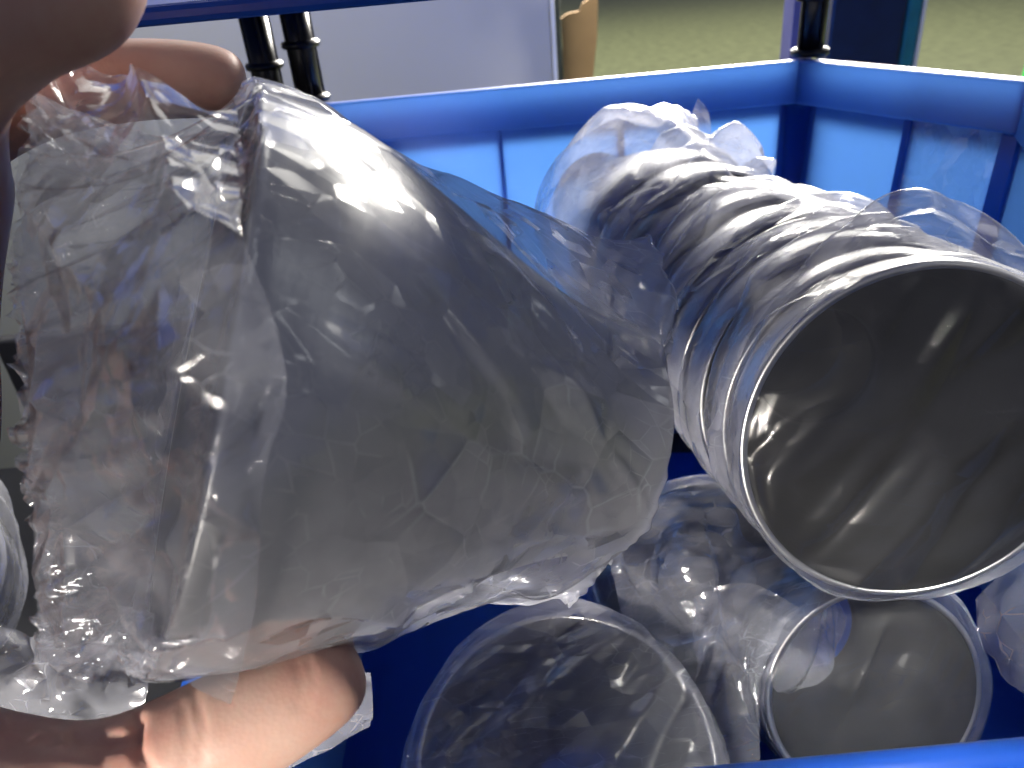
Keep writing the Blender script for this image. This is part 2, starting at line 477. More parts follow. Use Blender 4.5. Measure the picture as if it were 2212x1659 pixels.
# corner pillar inside the back right corner
bm = bmesh.new()
bmesh.ops.create_cone(bm, cap_ends=True, segments=20, radius1=.016, radius2=.017, depth=ZR - ZF - .012)
for v in bm.verts: v.co += Vector((XR + .003, YB + .003, (ZR + ZF) / 2))
keep(bm_obj('corner_pillar', bm, M_bin, smooth=True), BIN)
# label window on the side wall
M_label = mat_film('label_glare_film', haze=.42, rough=.3, bump=.5, scale=30)  # glare on the clear pocket, put into the film as milky haze
def on_side(t, z, off=0.0):
    a = Vector((BR[0], BR[1], z)).lerp(Vector((SR[0], SR[1], z)), t)
    k = (ZR - z) / (ZR - ZF) * .011
    return a + Vector((-.874, -.485, 0)) * (off + k)
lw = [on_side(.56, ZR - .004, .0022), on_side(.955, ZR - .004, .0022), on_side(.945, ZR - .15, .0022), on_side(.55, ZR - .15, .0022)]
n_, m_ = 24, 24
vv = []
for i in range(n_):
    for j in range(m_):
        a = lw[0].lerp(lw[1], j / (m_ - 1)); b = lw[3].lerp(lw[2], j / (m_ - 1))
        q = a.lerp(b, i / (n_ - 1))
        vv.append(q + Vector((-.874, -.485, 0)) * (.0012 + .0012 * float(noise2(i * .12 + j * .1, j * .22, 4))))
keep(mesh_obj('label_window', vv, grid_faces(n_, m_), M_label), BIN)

# ------------------------------------------------------------------ black corner posts
def post(x, y, z0, z1, label):
    e = empty('support_post', (x, y, z0), label, 'post', 'black ringed posts between the stacked bins')
    h = z1 - z0
    bm = bmesh.new()
    bmesh.ops.create_cone(bm, cap_ends=True, segments=24, radius1=.0105, radius2=.0105, depth=h)
    for v in bm.verts: v.co.z += h / 2
    bm_obj('shaft', bm, M_black, e, True)
    for k, z in enumerate(np.linspace(.003, h - .003, max(2, int(h / .036) + 1))):
        bm = bmesh.new()
        bmesh.ops.create_cone(bm, cap_ends=True, segments=24, radius1=.0152, radius2=.0152, depth=.0055)
        bmesh.ops.bevel(bm, geom=[g for g in bm.edges if abs(g.verts[0].co.z - g.verts[1].co.z) < 1e-6], offset=.001, segments=2, affect='EDGES')
        for v in bm.verts: v.co.z += z
        bm_obj('ring', bm, M_black, e, True)
    for q in (0, 90, 180, 270):                    # moulded fins along the tube
        bm = box_bm((.0095, -.001, .004), (.0118, .001, h - .004))
        bmesh.ops.rotate(bm, verts=bm.verts[:], cent=(0, 0, 0), matrix=Matrix.Rotation(R_(q + 20), 3, 'Z'))
        bm_obj('fin', bm, M_black, e)
    return e
_q = W(640, 33, 1.0) - CAM
ZU = 1.35 + _q.z / _q.y * .672 + .0245                              # underside of the upper bin
post(XL - .008, YB + .006, ZR + .0005, ZU - .001, 'black ringed post on the back corner next to the grey cabinet')
post(XL - .041, YB + .010, ZR - .02, ZU - .008, 'black ringed post beside another post, under the upper bin, behind the fingertip')
post(XR + .006, YB + .006, ZR + .0005, ZU - .001, 'black ringed post on the far corner in front of the navy crate')

# ------------------------------------------------------------------ upper bin over the left end
UP = empty('storage_bin', (-.2, .62, ZU), 'blue stacking bin overhead, carried by the two black posts', 'storage bin', 'blue stacking bins')
UX0, UX1, UY0, UY1 = -.47, .29, .27, .70
def slab(name, lo, hi, mat, parent, bevel=.002):
    return keep(bm_obj(name, box_bm(lo, hi, bevel), mat), parent)
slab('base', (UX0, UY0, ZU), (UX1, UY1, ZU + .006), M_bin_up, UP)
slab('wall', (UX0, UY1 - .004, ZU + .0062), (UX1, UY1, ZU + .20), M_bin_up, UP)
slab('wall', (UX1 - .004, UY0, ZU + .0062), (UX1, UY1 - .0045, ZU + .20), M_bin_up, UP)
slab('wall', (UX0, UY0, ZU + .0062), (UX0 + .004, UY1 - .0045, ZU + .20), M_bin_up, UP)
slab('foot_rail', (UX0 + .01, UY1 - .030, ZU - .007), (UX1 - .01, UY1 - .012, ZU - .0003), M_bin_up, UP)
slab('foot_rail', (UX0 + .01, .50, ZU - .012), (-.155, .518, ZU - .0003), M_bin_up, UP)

# ------------------------------------------------------------------ background things
def bgbox(name, lo, hi, mat, label, cat, bevel=.004):
    o = bm_obj(name, box_bm(lo, hi, bevel), mat)
    return tag(o, label, cat)
def ray_at_y(u, v, y):
    d = (W(u, v, 1.0) - CAM); return CAM + d * (y / d.y)
# grey cabinet with a pale edge strip, standing on the floor
a = ray_at_y(1192, 100, 1.15)
cabn = empty('metal_cabinet', (a.x - .6, 1.35, 0), 'pale grey metal cabinet with a white edge strip', 'cabinet')
keep(bm_obj('cabinet_side', box_bm((a.x - 1.3, 1.15, 0), (a.x, 1.55, 1.34), .003), M_cab), cabn)
keep(bm_obj('edge_strip', box_bm((a.x + .0005, 1.146, .002), (a.x + .006, 1.165, 1.34), .001), M_white), cabn)
a = ray_at_y(1212, 100, 1.7)
bgbox('filler', (a.x - .35, 1.66, 0), (a.x - .002, 2.0, 1.34), M_darkgap, 'dark narrow locker in the gap beside the grey cabinet', 'filler')  # plain dark box that fills the narrow gap
# cardboard sheet with a torn corner, leaning behind
def card_pts():
    a = [(1213, 178), (1216, 100), (1212, 40), (1225, 30), (1252, 24), (1258, 8), (1275, -4), (1292, -20), (1290, 80), (1280, 178), (1276, 400), (1215, 400)]
    return [ray_at_y(u, v, 1.72) for u, v in a]
cp = card_pts()
bm = bmesh.new()
va = [bm.verts.new((p.x, p.y, p.z if k < 10 else 0.0)) for k, p in enumerate(cp)]
f = bm.faces.new(va)
r = bmesh.ops.extrude_face_region(bm, geom=[f])
for g in r['geom']:
    if isinstance(g, bmesh.types.BMVert): g.co.y += .012
bmesh.ops.recalc_face_normals(bm, faces=bm.faces[:])
o = bm_obj('cardboard_sheet', bm, M_card)
tag(o, 'brown cardboard sheet with a torn upper corner beside the cabinet', 'cardboard')
# column and crate behind the far corner post
a = ray_at_y(1712, 60, 1.08); b = ray_at_y(1762, 60, 1.08)
col = empty('rack_upright', ((a.x + b.x) / 2, 1.10, 0), 'lilac grey rack upright standing behind the black post', 'upright')
keep(bm_obj('upright_face', box_bm((a.x + .012, 1.08, 0), (b.x, 1.12, 1.33), .002), M_lilac), col)
keep(bm_obj('upright_edge', box_bm((a.x, 1.082, 0), (a.x + .0115, 1.118, 1.33), .001), mat_plain('violet_edge', (.10, .11, .33), .4)), col)
a = ray_at_y(1806, 60, 1.15); b = ray_at_y(1955, 60, 1.15); c = ray_at_y(1992, 60, 1.15)
cr_ = empty('plastic_crate', ((a.x + c.x) / 2, 1.3, 0), 'tall navy crate with its lit side coloured teal behind the far post', 'crate')
keep(bm_obj('crate_body', box_bm((a.x - .01, 1.15, 0), (b.x, 1.19, 1.33), .006), M_navy), cr_)
keep(bm_obj('lit_side', box_bm((b.x + .0005, 1.155, 0), (c.x, 1.19, 1.33), .006), M_teal), cr_)  # green bounce light on the crate's side, put into its colour
keep(bm_obj('edge_trim', box_bm((c.x + .0005, 1.153, 0), (c.x + .004, 1.165, 1.33), .001), M_white), cr_)
a = ray_at_y(2246, 60, 1.5)
g = bgbox('handle', (a.x, 1.48, 0), (a.x + .03, 1.52, a.z + .10), M_green, 'bright green upright handle standing on the green floor', 'handle')

# ------------------------------------------------------------------ steel reducers
def profile(s, L, R, r):
    """outer radius along the reducer, large rim at s = 0"""
    t = np.clip((s - .015) / (L - .025), 0, 1)
    k = t * t * (3 - 2 * t)
    k = .55 * k + .45 * t
    return R + (r - R) * k
def reducer(center, axis, L, R, r, label, group='bagged steel reducers in the bin', seg=96, th=.0026):
    axis = Vector(axis).normalized()
    ss = np.concatenate([[0, .001], np.linspace(.006, L - .006, 26), [L - .001, L]])
    ro = profile(ss, L, R, r)
    ring = [(s, q) for s, q in zip(ss, ro)]
    ring = [(s, q - (.0006 if k in (0, len(ring) - 1) else 0)) for k, (s, q) in enumerate(ring)]
    inner = [(s, q - th) for s, q in reversed(ring)]
    prof = ring + inner + [ring[0]]
    prof = prof[:-1]
    vs_, n = [], len(prof)
    for s, q in prof:
        for k in range(seg):
            a = 2 * math.pi * k / seg
            vs_.append((q * math.cos(a), q * math.sin(a), s))
    fs = []
    for i in range(n):
        i2 = (i + 1) % n
        for k in range(seg):
            k2 = (k + 1) % seg
            fs.append((i * seg + k, i * seg + k2, i2 * seg + k2, i2 * seg + k))
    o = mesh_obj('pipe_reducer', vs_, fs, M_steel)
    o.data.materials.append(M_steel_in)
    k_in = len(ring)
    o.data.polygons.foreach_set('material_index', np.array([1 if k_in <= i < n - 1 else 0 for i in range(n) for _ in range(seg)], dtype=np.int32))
    o.rotation_mode = 'QUATERNION'
    o.rotation_quaternion = axis.to_track_quat('Z', 'Y')
    o.location = center
    tag(o, label, 'reducer', group)
    return o

# ---- the one in the hand
HC = W(428, 805, .207)
HE = W(1290, 945, .262)
HAX = (HE - HC).normalized(); HL = (HE - HC).length; HR, Hr = .0745, .0400
reducer(HC, HAX, HL, HR, Hr, 'bell-shaped steel reducer inside the bag held in the hand', None)

# ---- bag solver: inextensible film settling on a solid of revolution
def pbd_tube(X, w, rest, axis_c, axis_d, L, R, r, steps, pull, eps=.0012, iters=4, grav=0.0):
    """X (n, m, 3) closed in m; w (n, m) inverse masses; rest = (along, around) lengths"""
    n, m = X.shape[:2]
    la, lr = rest
    lr = np.asarray(lr, float) * np.ones(n)
    ld = np.hypot(la, lr)
    ac = np.array(axis_c); ad = np.array(axis_d)
    def solve(A, B, wa, wb, L0, k):
        d = B - A
        l = np.sqrt((d * d).sum(-1)) + 1e-9
        c = (k * (l - L0) / l / (wa + wb + 1e-9))[..., None] * d
        A += wa[..., None] * c; B -= wb[..., None] * c
    def rows(step, off, L0, k):
        for st in range(2 * step):
            if (st // step) % 2: pass
        for i0 in range(2 * step):
            a = np.arange(i0, n - step, 2 * step)
            if len(a) == 0: continue
            A = X[a]; B0 = X[a + step]; wb0 = w[a + step]
            B = np.roll(B0, -off, 1) if off else B0
            wb = np.roll(wb0, -off, 1) if off else wb0
            solve(A, B, w[a], wb, (L0[a][:, None] if np.ndim(L0) else L0), k)
            X[a] = A; X[a + step] = np.roll(B, off, 1) if off else B
    def cols(step, L0, k):
        for j0 in range(2 * step):
            if (j0 // step) % 2 and False: pass
            a = np.arange(j0, m, 2 * step); b = (a + step) % m
            A = X[:, a]; B = X[:, b]
            solve(A, B, w[:, a], w[:, b], L0[:, None], k)
            X[:, a] = A; X[:, b] = B
    V = np.zeros_like(X)
    for st in range(steps):
        P = X.copy()
        rel = X - ac; s = rel @ ad
        rad = rel - s[..., None] * ad
        rl = np.sqrt((rad * rad).sum(-1)) + 1e-9
        inside = (np.clip(1.0 - (s - .02) / .025, 0, 1) * np.where(s < -.004, .08, 1.0))[..., None]
        X += (V * .86 - pull * inside * rad / rl[..., None] + np.array([0, 0, -grav])) * (w > 0)[..., None]
        for it in range(iters):
            cols(1, lr, 1.0); rows(1, 0, la, 1.0)
            rows(1, 1, ld, .6); rows(1, -1, ld, .6)
            cols(2, lr * 2, .10); rows(2, 0, la * 2, .10)
        rel = X - ac; s = rel @ ad
        rad = rel - s[..., None] * ad
        rl = np.sqrt((rad * rad).sum(-1)) + 1e-9
        rp = profile(s, L, R, r) + eps
        hit = (s > -.001) & (s < L + .001) & (rl < rp) & (w > 0)
        X[hit] += (rad / rl[..., None] * (rp - rl)[..., None])[hit]
        V = X - P
        vl = np.sqrt((V * V).sum(-1))[..., None]
        V *= np.minimum(1, .0012 / (vl + 1e-9))
        V[hit] *= .3
    return X

def catmull(P, t):
    n = len(P) - 1
    x = np.clip(t, 0, 1) * n
    i = np.clip(np.floor(x).astype(int), 0, n - 1); f = (x - i)[:, None, None]
    g = lambda k: P[np.clip(k, 0, n)]
    a, b, c, d = g(i - 1), g(i), g(i + 1), g(i + 2)
    return .5 * ((2 * b) + (c - a) * f + (2 * a - 5 * b + 4 * c - d) * f * f + (3 * b - a - 3 * c + d) * f ** 3)
def poly_sample(pts, t):
    pts = [Vector(p) for p in pts]
    l = [0.0]
    for a, b in zip(pts, pts[1:]): l.append(l[-1] + (b - a).length)
    out = []
    for q in t:
        x = q * l[-1]
        k = max(0, min(len(pts) - 2, int(np.searchsorted(l, x, 'right')) - 1))
        f = (x - l[k]) / max(1e-9, l[k + 1] - l[k])
        out.append(pts[k].lerp(pts[k + 1], min(1, max(0, f))))
    return np.array([tuple(p) for p in out])

def film_mesh(name, X, mat, wrap, parent=None):
    n, m = X.shape[:2]
    return mesh_obj(name, X.reshape(-1, 3), grid_faces(n, m, wrap), mat, parent)

# ---- film round the held reducer
rng = np.random.default_rng(5)
n, m = 116, 216
half = .252
to_cam = (CAM - HC); to_cam = (to_cam - HAX * to_cam.dot(HAX)).normalized()
upv = HAX.cross(to_cam).normalized()
if upv.dot(cu) < 0: upv = -upv
fold_line = [W(70, 190, .186), W(48, 330, .187), W(28, 620, .188), W(60, 1000, .188), W(95, 1380, .188), W(130, 1455, .190), W(330, 1475, .205)]
seal_line = [W(1400, 503, .285), W(1452, 636, .268), W(1440, 760, .262), W(1384, 1085, .256), W(1330, 1190, .256), W(1235, 1305, .254), W(1110, 1240, .285), W(1000, 1120, .30)]
s0, s1 = -.055, .155
X = np.zeros((n, m, 3))
jj = np.arange(m)
yy = np.where(jj < m // 2, (jj + .5) / (m / 2), 2 - (jj + .5) / (m / 2))     # 0 top .. 1 bottom
side = np.where(jj < m // 2, 1.0, -1.0)                                      # + faces the lens
F = poly_sample(fold_line, yy); S = poly_sample(seal_line, yy)
F = F + (side * .0010)[:, None] * np.array(to_cam) ; S = S + (side * .0008)[:, None] * np.array(to_cam)
ang = np.pi * (jj + .5) / (m / 2)
ring = lambda s, q: np.array(HC + HAX * s) + q * (np.cos(ang)[:, None] * np.array(upv) + np.sin(ang)[:, None] * np.array(to_cam))
for i in range(n):
    s = s0 + (s1 - s0) * i / (n - 1)
    q = (half * 2) / (2 * math.pi) * 1.0
    if s < 0:
        t = 1 - s / s0; t = t * t * (3 - 2 * t)
        X[i] = F * (1 - t) + ring(0, q) * t
    elif s < .02:
        X[i] = ring(s, q)
    else:
        t = (s - .02) / (s1 - .02)
        X[i] = ring(.02, q) * (1 - t) + S * t
X += rng.normal(0, .0009, X.shape)
wgt = np.ones((n, m)); wgt[0] = 0; wgt[-1] = 0
wgt[-1, 1::3] = 1
srow = s0 + (s1 - s0) * np.arange(n) / (n - 1)
gath = 1.0 - .20 * np.clip((-.004 - srow) / .045, 0, 1) - .11 * np.clip((srow - .03) / .07, 0, 1)   # film pleated away at the ends
X = pbd_tube(X, wgt, ((s1 - s0 + .002) / (n - 1), half * 2 / m * gath), HC, HAX, HL, HR, Hr, 120, .00030, iters=4, grav=.00001)
def relax(X, sel, it):
    for _ in range(it):
        Y = X.copy()
        Y[1:-1] = (X[:-2] + X[2:] + np.roll(X, 1, 1)[1:-1] + np.roll(X, -1, 1)[1:-1]) / 4
        X = X + (Y - X) * .8 * sel
        rel = X - np.array(HC); sx = rel @ np.array(HAX); rad = rel - sx[..., None] * np.array(HAX)
        rl = np.sqrt((rad * rad).sum(-1)) + 1e-9; rp = profile(sx, HL, HR, Hr) + .0012
        hit = (sx > -.001) & (sx < HL + .001) & (rl < rp)
        X[hit] += (rad / rl[..., None] * (rp - rl)[..., None])[hit]
    return X
soft = np.clip((srow - .012) / .02, 0, 1) * np.clip((srow[-1] - srow) / .012, 0, 1)
X = relax(X, soft[:, None, None], 26)
def upsample(X, k=2):
    n, m = X.shape[:2]
    A = catmull(X, np.linspace(0, 1, (n - 1) * k + 1))
    Bc = np.concatenate([A[:, -2:], A, A[:, :3]], 1).transpose(1, 0, 2)
    t = (np.arange(m * k) / k + 2) / (Bc.shape[0] - 1)
    return catmull(Bc, t).transpose(1, 0, 2)
X = upsample(X, 2)
n2, m2 = X.shape[:2]
du = np.gradient(X, axis=0); dv = np.roll(X, -1, 1) - np.roll(X, 1, 1)
nr = np.cross(du, dv); nr /= np.sqrt((nr * nr).sum(-1))[..., None] + 1e-12
rel = X - np.array(HC); rel = rel - (rel @ np.array(HAX))[..., None] * np.array(HAX)
nr *= np.sign((nr * rel).sum(-1))[..., None]
gx = (np.arange(n2) / n2 * (s1 - s0))[:, None] + np.zeros((1, m2)); gy = (np.arange(m2) / m2 * half * 2)[None, :] + np.zeros((n2, 1))
hh = .0030 * facets(gx, gy, .017, 21, 2.8, -.35) + .0018 * facets(gx, gy, .009, 22, 3.0, .5) 
hh = np.maximum(hh, -.0006) * np.clip(noise2(gx * 18, gy * 18, 3) * 1.6 + .75, .1, 1.4)
X = X + nr * hh[..., None]
HB = tag(film_mesh('plastic_bag', X, M_film_held, True), 'crinkled clear plastic bag wrapped round the reducer in the hand', 'plastic bag')

HB.data.materials.append(M_film_loose)
HB.data.polygons.foreach_set('material_index', np.repeat((gx[:-1, 0] + s0 < -.003).astype(np.int32), m2))
# ---- crumpled sheets from a coarse net
def sheet(name, net, nu, nv, mat, amp=.0025, freq=(60, 60), seed=1, parent=None, cell=0.0):
    P = np.array([[tuple(p) for p in row] for row in net])
    A = catmull(P, np.linspace(0, 1, nu))                   # (nu, cols, 3)
    B = catmull(A.transpose(1, 0, 2), np.linspace(0, 1, nv)).transpose(1, 0, 2)
    du = np.gradient(B, axis=0); dv = np.gradient(B, axis=1)
    nr = np.cross(du, dv); nr /= np.sqrt((nr * nr).sum(-1))[..., None] + 1e-12
    lu = np.sqrt((du * du).sum(-1)).cumsum(0); lv = np.sqrt((dv * dv).sum(-1)).cumsum(1)
    h = ridged(lu.mean(1)[:, None] * freq[0] + 0 * lv, lv.mean(0)[None, :] * freq[1] + 0 * lu, seed, 3)
    if cell:
        gx = lu.mean(1)[:, None] + 0 * lv; gy = lv.mean(0)[None, :] + 0 * lu
        h = h * .15 + 1.0 * facets(gx, gy, cell, seed, 1.8, .5) + .45 * facets(gx, gy, cell * .5, seed + 1, 2.4, -.6)
    B = B + nr * (amp * h)[..., None]
    o = film_mesh(name, B, mat, False)
    if parent is not None: o.parent = parent
    return o

# folded-over mouth of the held bag, lying back across the rim
def body_depth(u, v, inflate):
    """how far the steel surface lies along a sight line, None where it is missed"""
    for d in np.arange(.09, .30, .001):
        p = W(u, v, d) - HC; q = p.dot(HAX)
        if -.002 < q < HL and (p - HAX * q).length < float(profile(q, HL, HR, Hr)) + inflate: return d
    return None
def rim_depth(v):
    k = max(0.0, 1 - ((v - 800) / 640.0) ** 2)
    return .203 - .070 * math.sqrt(k)
hem = [(95, 98, 505, 200), (52, 235, 520, 330), (42, 420, 525, 500), (18, 620, 590, 690), (38, 840, 610, 870), (62, 1060, 572, 1030), (82, 1260, 548, 1280), (92, 1425, 497, 1472)]
mid_v = [[0, 18, 50, 88, 95, 0], [0, 5, 10, 20, 30, 0], [0, 0, 10, 20, 20, 0], [0, 10, 20, 30, 20, 0], [0, 10, 10, 10, 10, 0], [0, 0, 10, 10, 10, 0], [0, -10, -10, 0, 5, 0], [0, -15, 5, 20, 10, 0]]
net = []
for (ua, va, ub, vb), off in zip(hem, mid_v):
    row = []
    for k, t in enumerate((0, .18, .38, .60, .80, 1.0)):
        u = ua + (ub - ua) * t; v = va + (vb - va) * t + off[k] * (0.4 if k else 0)
        dr = rim_depth(v)
        d = .184 + (dr - .184) * min(1.0, t / .8) ** .75 - .004
        bd = body_depth(u, v, .0045)
        if bd is not None: d = min(d, bd)
        row.append(W(u, v, d))
    net.append(row)
fl = sheet('folded_mouth', net, 190, 150, M_film_loose, amp=.0090, freq=(24, 20), seed=11, cell=.024)
fl.parent = HB

# ---- nested row of reducers in the bin
c0, c1 = W(1985, 950, .322), W(1450, 545, .545)
nst = 9
nest = []
d0 = (c1 - c0).normalized()
turn_axis = d0.cross(cdir(.02, .30, .95)).normalized()          # the row curls up towards its open end
bend = lambda t: Matrix.Rotation(R_(16.0 * (1 - 2 * t)), 3, turn_axis) @ d0
path = [Vector(c0)]
for k in range(nst - 1):
    path.append(path[-1] + bend((k + .3) / (nst - 1)) * ((c1 - c0).length / (nst - 1) * 1.02))
words = ['first', 'second', 'third', 'fourth', 'fifth', 'sixth', 'seventh', 'eighth', 'ninth']
for k in range(nst):
    t = k / (nst - 1)
    c = path[k] + (Vector((random.uniform(-.002, .002), 0, random.uniform(-.002, .002))) if k else Vector())
    a = (bend(t) + Vector((random.uniform(-.03, .03), 0, random.uniform(-.03, .03)))).normalized()
    Rk = .0745 if k < 6 else .070
    lab = 'steel reducer at the open front of the nested row, its mouth facing out' if k == 0 else 'steel reducer nested %s in the row behind the open mouth' % words[k]
    reducer(c, a, .118, Rk, .036, lab)
    nest.append((c, a, Rk))

def frame_of(a):
    a = Vector(a).normalized()
    up = Vector((0, 0, 1)); e2 = (up - a * up.dot(a)).normalized(); e1 = e2.cross(a)
    return a, e1, e2
def wrap_band(c, a, R, r, L, seed, depth=.05, front=.0, puff=.012, amp=.0042, mat=M_film, nu=70, nv=260, label='', mouth=True, group='clear bags on the stacked reducers', loose=.004, mouth_mat=None):
    """film over the rim of a reducer: across the mouth, over the rim and back along the body"""
    a, e1, e2 = frame_of(a)
    th = np.linspace(0, 2 * np.pi, nv, endpoint=False)
    # path: (s, radius factor)
    if mouth:
        path = [(-.002 - .010, .001), (-.010, .35), (-.007, .7), (-.004, .93), (-.002, 1.0), (.004, 1.02), (.018, 1.03), (depth * .7, 1.04), (depth, 1.05)]
    else:
        path = [(.006, .93), (.001, .955), (-.003, .985), (.002, 1.02), (.010, 1.035), (depth * .5, 1.015), (depth * .8, .945), (depth, .88)]
    pp = catmull(np.array([[[p[0], p[1], 0]] for p in path]), np.linspace(0, 1, nu))[:, 0]
    s = pp[:, 0][:, None] + 0 * th[None, :]
    q = R * pp[:, 1][:, None] + 0 * th[None, :]
    out = np.clip((pp[:, 1] - .9) / .1, 0, 1)[:, None]
    # wrinkles: run round the body, gather at places
    tx = np.cos(th)[None, :] * 2.2; ty = np.sin(th)[None, :] * 2.2
    u = th[None, :] / (2 * np.pi)
    def per(fn):                                            # periodic blend in theta
        wv = np.clip((u - .9) / .1, 0, 1)
        return fn(u) * (1 - wv) + fn(u - 1.0) * wv
    h = per(lambda x: ridged(x * 5 + s * 14, s * 48 + 3 * x, seed, 3))
    g = per(lambda x: noise2(x * 7, s * 12, seed + 31))
    h = .25 * h + .75 * per(lambda x: facets(x * 2 * np.pi * R + 0 * s, s + 0 * x, .012, seed, 6.0, .16)) + .35 * per(lambda x: facets(x * 2 * np.pi * R + 0 * s, s + 0 * x, .007, seed + 3, 7.0, -.14))
    top = np.clip(np.sin(th)[None, :], 0, 1) ** 1.5
    pf = puff * np.clip(1.5 * per(lambda x: facets(x * 2 * np.pi * R + 0 * s, s + 0 * x, .026, seed + 90, 1.3, .4)) + .35, 0, 1.3) * top * np.clip((s - .002) / .02, 0, 1)
    q = q + out * (amp * h + loose * (g + .3)) + pf
    q = np.where(out > .5, np.maximum(q, profile(s, L, R, r) + .0012), q)
    px = q * np.cos(th)[None, :]; py = q * np.sin(th)[None, :]
    ra = (px * .78 + py * .62) ; rb = (-px * .62 + py * .78)
    s = s + (1 - out) * (.004 * ridged(ra * 20 + 4, rb * 5, seed + 5, 2) + .006 * facets(ra, rb, .016, seed + 6, 3.5, 1.5)) * (1 if mouth else 0) + out * .004 * g
    C = np.array(c); A = np.array(a); E1 = np.array(e1); E2 = np.array(e2)
    X = C + s[..., None] * A + q[..., None] * (np.cos(th)[None, :, None] * E1 + np.sin(th)[None, :, None] * E2)
    o = film_mesh('plastic_bag', X, mat, True)
    if mouth:
        o.data.materials.append(mouth_mat or M_film_mouth)
        ids = np.repeat((pp[:-1, 1] < .985).astype(np.int32), nv)
        o.data.polygons.foreach_set('material_index', ids)
    return tag(o, label, 'plastic bag', group)
for k, (c, a, Rk) in enumerate(nest):
    lab = 'clear bag stretched across the open mouth of the front nested reducer' if k == 0 else 'clear bag bunched round the %s reducer of the nested row' % words[k]
    wrap_band(c, a, Rk, .036, .118, 100 + 7 * k, depth=.037 if k < 8 else .10, mouth=(k == 0), puff=.014 if k < 6 else .02, label=lab)

# ---- reducers below and beside the row
low_specs = [
    (W(1890, 1500, .375), cdir(-.05, .10, .99), .085, .054, .034, 'small steel reducer low at the front lip, mouth lit inside', 'clear bag over the small reducer beside the front lip'),
    (W(1215, 1640, .375), (Vector((.10, .35, -.93))), .110, .0735, .036, 'steel reducer standing mouth up on the bin floor under the hand', 'clear bag over the upright reducer on the bin floor'),
    (W(1480, 1200, .47), cdir(.45, -.75, .5), .11, .062, .036, 'steel reducer lying in shadow below the nested row', 'dull clear bag on the reducer in shadow below the row'),
    (W(-430, 1250, .36), cdir(-.4, -.2, .85), .11, .072, .036, 'steel reducer lying behind the wrist at the near bin wall', 'clear bag on the reducer lying behind the wrist'),
]
for k, (c, a, L, R, r, l1, l2) in enumerate(low_specs):
    reducer(c, a, L, R, r, l1)
    wrap_band(c, a, R, r, L, 300 + 11 * k, depth=L * .95, puff=.01, amp=.006, loose=.008, label=l2, nu=90, mouth_mat=(M_film_mouth if k == 0 else M_film_dull))

# loose ends of bags
sheet_specs = [
    ('rumpled clear bag in shadow between the upright reducer and the nested row', [[W(1330, 1060, .45), W(1500, 1040, .45), W(1640, 1180, .43)], [W(1330, 1250, .43), W(1480, 1230, .40), W(1620, 1330, .405)], [W(1420, 1440, .42), W(1560, 1430, .395), W(1660, 1480, .395)]], .012),
    ('rumpled clear bag side hanging down beside the small reducer', [[W(1500, 1290, .40), W(1620, 1260, .385), W(1735, 1315, .372)], [W(1490, 1450, .39), W(1590, 1420, .37), W(1650, 1450, .365)], [W(1500, 1690, .38), W(1580, 1690, .362), W(1640, 1690, .36)]], .010),
    ('loose clear bag corner sticking up behind the row', [[W(1480, 285, .50), W(1505, 218, .50), W(1512, 216, .51)], [W(1490, 300, .50), W(1518, 260, .505), W(1532, 250, .51)], [W(1500, 330, .50), W(1530, 320, .505), W(1540, 345, .51)]], .002),
    ('loose clear bag tail hanging by the side wall near the lip', [[W(2110, 1290, .36), W(2180, 1230, .35), W(2260, 1180, .34)], [W(2130, 1400, .36), W(2190, 1380, .345), W(2280, 1340, .34)], [W(2150, 1440, .36), W(2210, 1500, .35), W(2290, 1560, .345)]], .006),
    ('crumpled clear bag end lying behind the base of the thumb', [[W(-60, 1330, .29), W(90, 1380, .28), W(290, 1450, .29)], [W(-60, 1430, .285), W(100, 1470, .27), W(300, 1510, .285)], [W(-60, 1580, .29), W(90, 1570, .275), W(290, 1590, .29)]], .012),
    ('loose clear bag tail below the thumb tip', [[W(480, 1500, .30), W(640, 1440, .30), W(800, 1455, .30)], [W(500, 1580, .30), W(650, 1540, .295), W(806, 1540, .30)], [W(470, 1720, .30), W(640, 1660, .30), W(800, 1575, .305)]], .006),
]
for k, (lab, net, amp) in enumerate(sheet_specs):
    o = sheet('plastic_bag', net, 70, 70, M_film_loose, amp=amp * .6, freq=(40, 40), seed=40 + k, cell=.016)
    tag(o, lab, 'plastic bag')

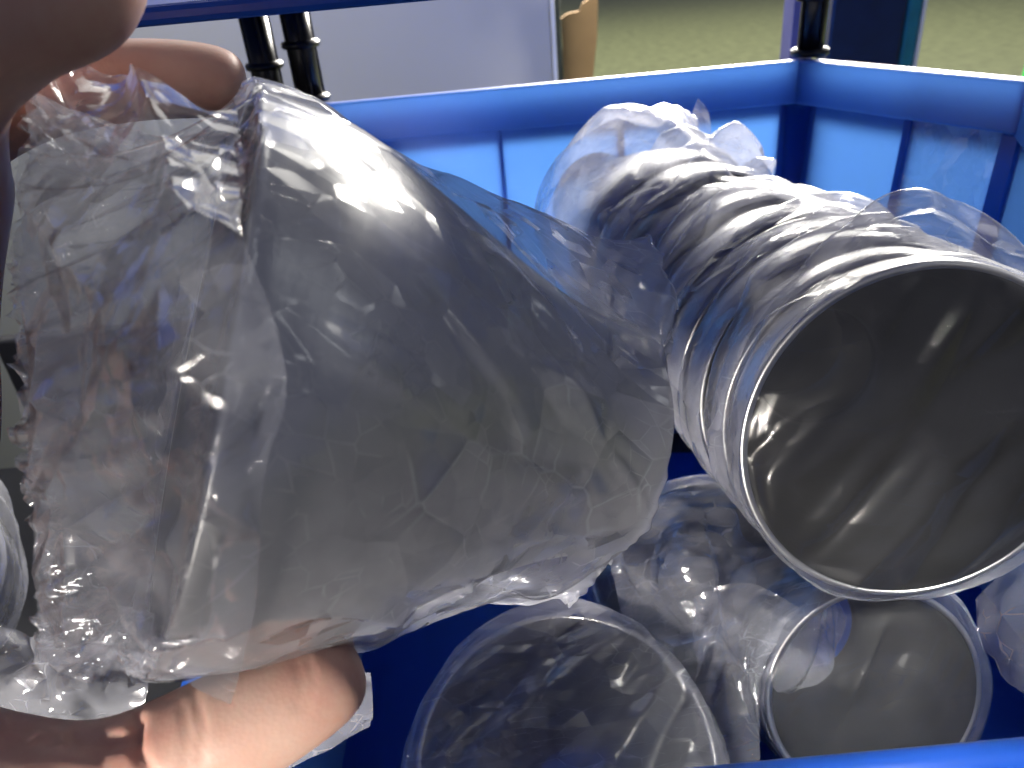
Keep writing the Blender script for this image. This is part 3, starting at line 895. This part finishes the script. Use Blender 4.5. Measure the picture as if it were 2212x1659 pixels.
# ------------------------------------------------------------------ the hand
def chain_skin(name, nodes, edges, mat):
    """nodes: (u, v, d, radius in metres)"""
    me = bpy.data.meshes.new(name)
    me.from_pydata([tuple(W(a, b, c)) for a, b, c, _ in nodes], edges, [])
    o = bpy.data.objects.new(name, me)
    scene.collection.objects.link(o)
    sk = o.modifiers.new('skin', 'SKIN'); sk.use_smooth_shade = True
    for k, (_, _, _, r) in enumerate(nodes):
        me.skin_vertices[0].data[k].radius = (r, r)
        me.skin_vertices[0].data[k].use_root = (k == 0)
    sub = o.modifiers.new('sub', 'SUBSURF'); sub.levels = 3; sub.render_levels = 3
    me.materials.append(mat)
    return o
nodes = [
    (-560, 1560, .222, .030),        # 0 wrist
    (-330, 1420, .215, .030),        # 1 palm heel
    (-230, 900, .222, .027),         # 2 palm
    (-190, 420, .215, .023),         # 3 knuckles
    (-260, 1660, .195, .022),        # 4 thumb base
    (-20, 1735, .186, .0215),        # 5
    (200, 1730, .186, .0185),        # 6 thumb joint
    (335, 1655, .188, .0152),        # 7
    (500, 1578, .190, .0158),        # 8
    (665, 1485, .194, .0145),        # 9
    (785, 1412, .198, .0108),        # 10 tip
    (-130, 170, .178, .0150),        # 11 index base
    (40, 10, .160, .0150),           # 12
    (190, -10, .158, .0140),         # 13
    (250, -160, .170, .0120),        # 14
    (-120, 300, .212, .0140),        # 15 middle base
    (60, 205, .212, .0125),          # 16
    (290, 170, .218, .0118),         # 17
    (450, 172, .224, .0115),         # 18
    (540, 190, .227, .0090),         # 19 tip
    (-230, 560, .250, .014),         # 20 ring base
    (-150, 470, .275, .012),         # 21
    (-60, 440, .300, .010),          # 22
    (-260, 760, .258, .013),         # 23 little base
    (-190, 660, .285, .011),         # 24
    (-110, 620, .31, .009),          # 25
]
edges = [(0, 1), (1, 2), (2, 3), (1, 4), (4, 5), (5, 6), (6, 7), (7, 8), (8, 9), (9, 10), (3, 11), (11, 12), (12, 13), (13, 14), (3, 15), (15, 16), (16, 17), (17, 18), (18, 19), (2, 20), (20, 21), (21, 22), (2, 23), (23, 24), (24, 25)]
hand = chain_skin('hand', nodes, edges, M_skin)
# freeze the grown surface, then press the skin folds into it
dg = bpy.context.evaluated_depsgraph_get()
me2 = bpy.data.meshes.new_from_object(hand.evaluated_get(dg))
hand.modifiers.clear(); hand.data = me2
me2.name = 'hand'
bm = bmesh.new(); bm.from_mesh(me2)
sel = [f for f in bm.faces if (f.calc_center_median() - W(400, 1600, .18)).length < .065]
bmesh.ops.subdivide_edges(bm, edges=list({e for f in sel for e in f.edges}), cuts=1, use_grid_fill=True, smooth=.3)
bm.normal_update()
folds = [([(160, 1590), (235, 1605), (287, 1590), (296, 1560)], 16, .0022), ([(287, 1590), (300, 1630), (330, 1680)], 14, .0014), ([(60, 1600), (150, 1612), (220, 1640)], 12, .0008),
         ([(640, 1530), (655, 1480), (640, 1430)], 9, .0003), ([(660, 1530), (678, 1475), (664, 1425)], 9, .0003), ([(430, 1640), (440, 1570), (420, 1510)], 10, .0006), ([(400, 1650), (408, 1590), (395, 1530)], 10, .0005)]
for v in bm.verts:
    r_ = v.co - CAM
    z_ = r_.dot(cf)
    if z_ < .05 or v.normal.dot(r_) > 0: continue
    pu = 1106 + FPX * r_.dot(cr) / z_; pv = 829.5 - FPX * r_.dot(cu) / z_
    if not (-100 < pu < 900 and 1350 < pv < 1800): continue
    dsp = 0.0
    for pl, wd, dp in folds:
        best = 1e9
        for (xa, ya), (xb, yb) in zip(pl, pl[1:]):
            t_ = max(0, min(1, ((pu - xa) * (xb - xa) + (pv - ya) * (yb - ya)) / ((xb - xa) ** 2 + (yb - ya) ** 2)))
            best = min(best, math.hypot(pu - xa - t_ * (xb - xa), pv - ya - t_ * (yb - ya)))
        dsp += dp * math.exp(-(best / wd) ** 2)
    v.co -= v.normal * dsp
bm.to_mesh(me2); bm.free()
me2.polygons.foreach_set('use_smooth', [True] * len(me2.polygons))
tag(hand, 'bare hand gripping the bagged reducer, thumb below and fingers above', 'hand')
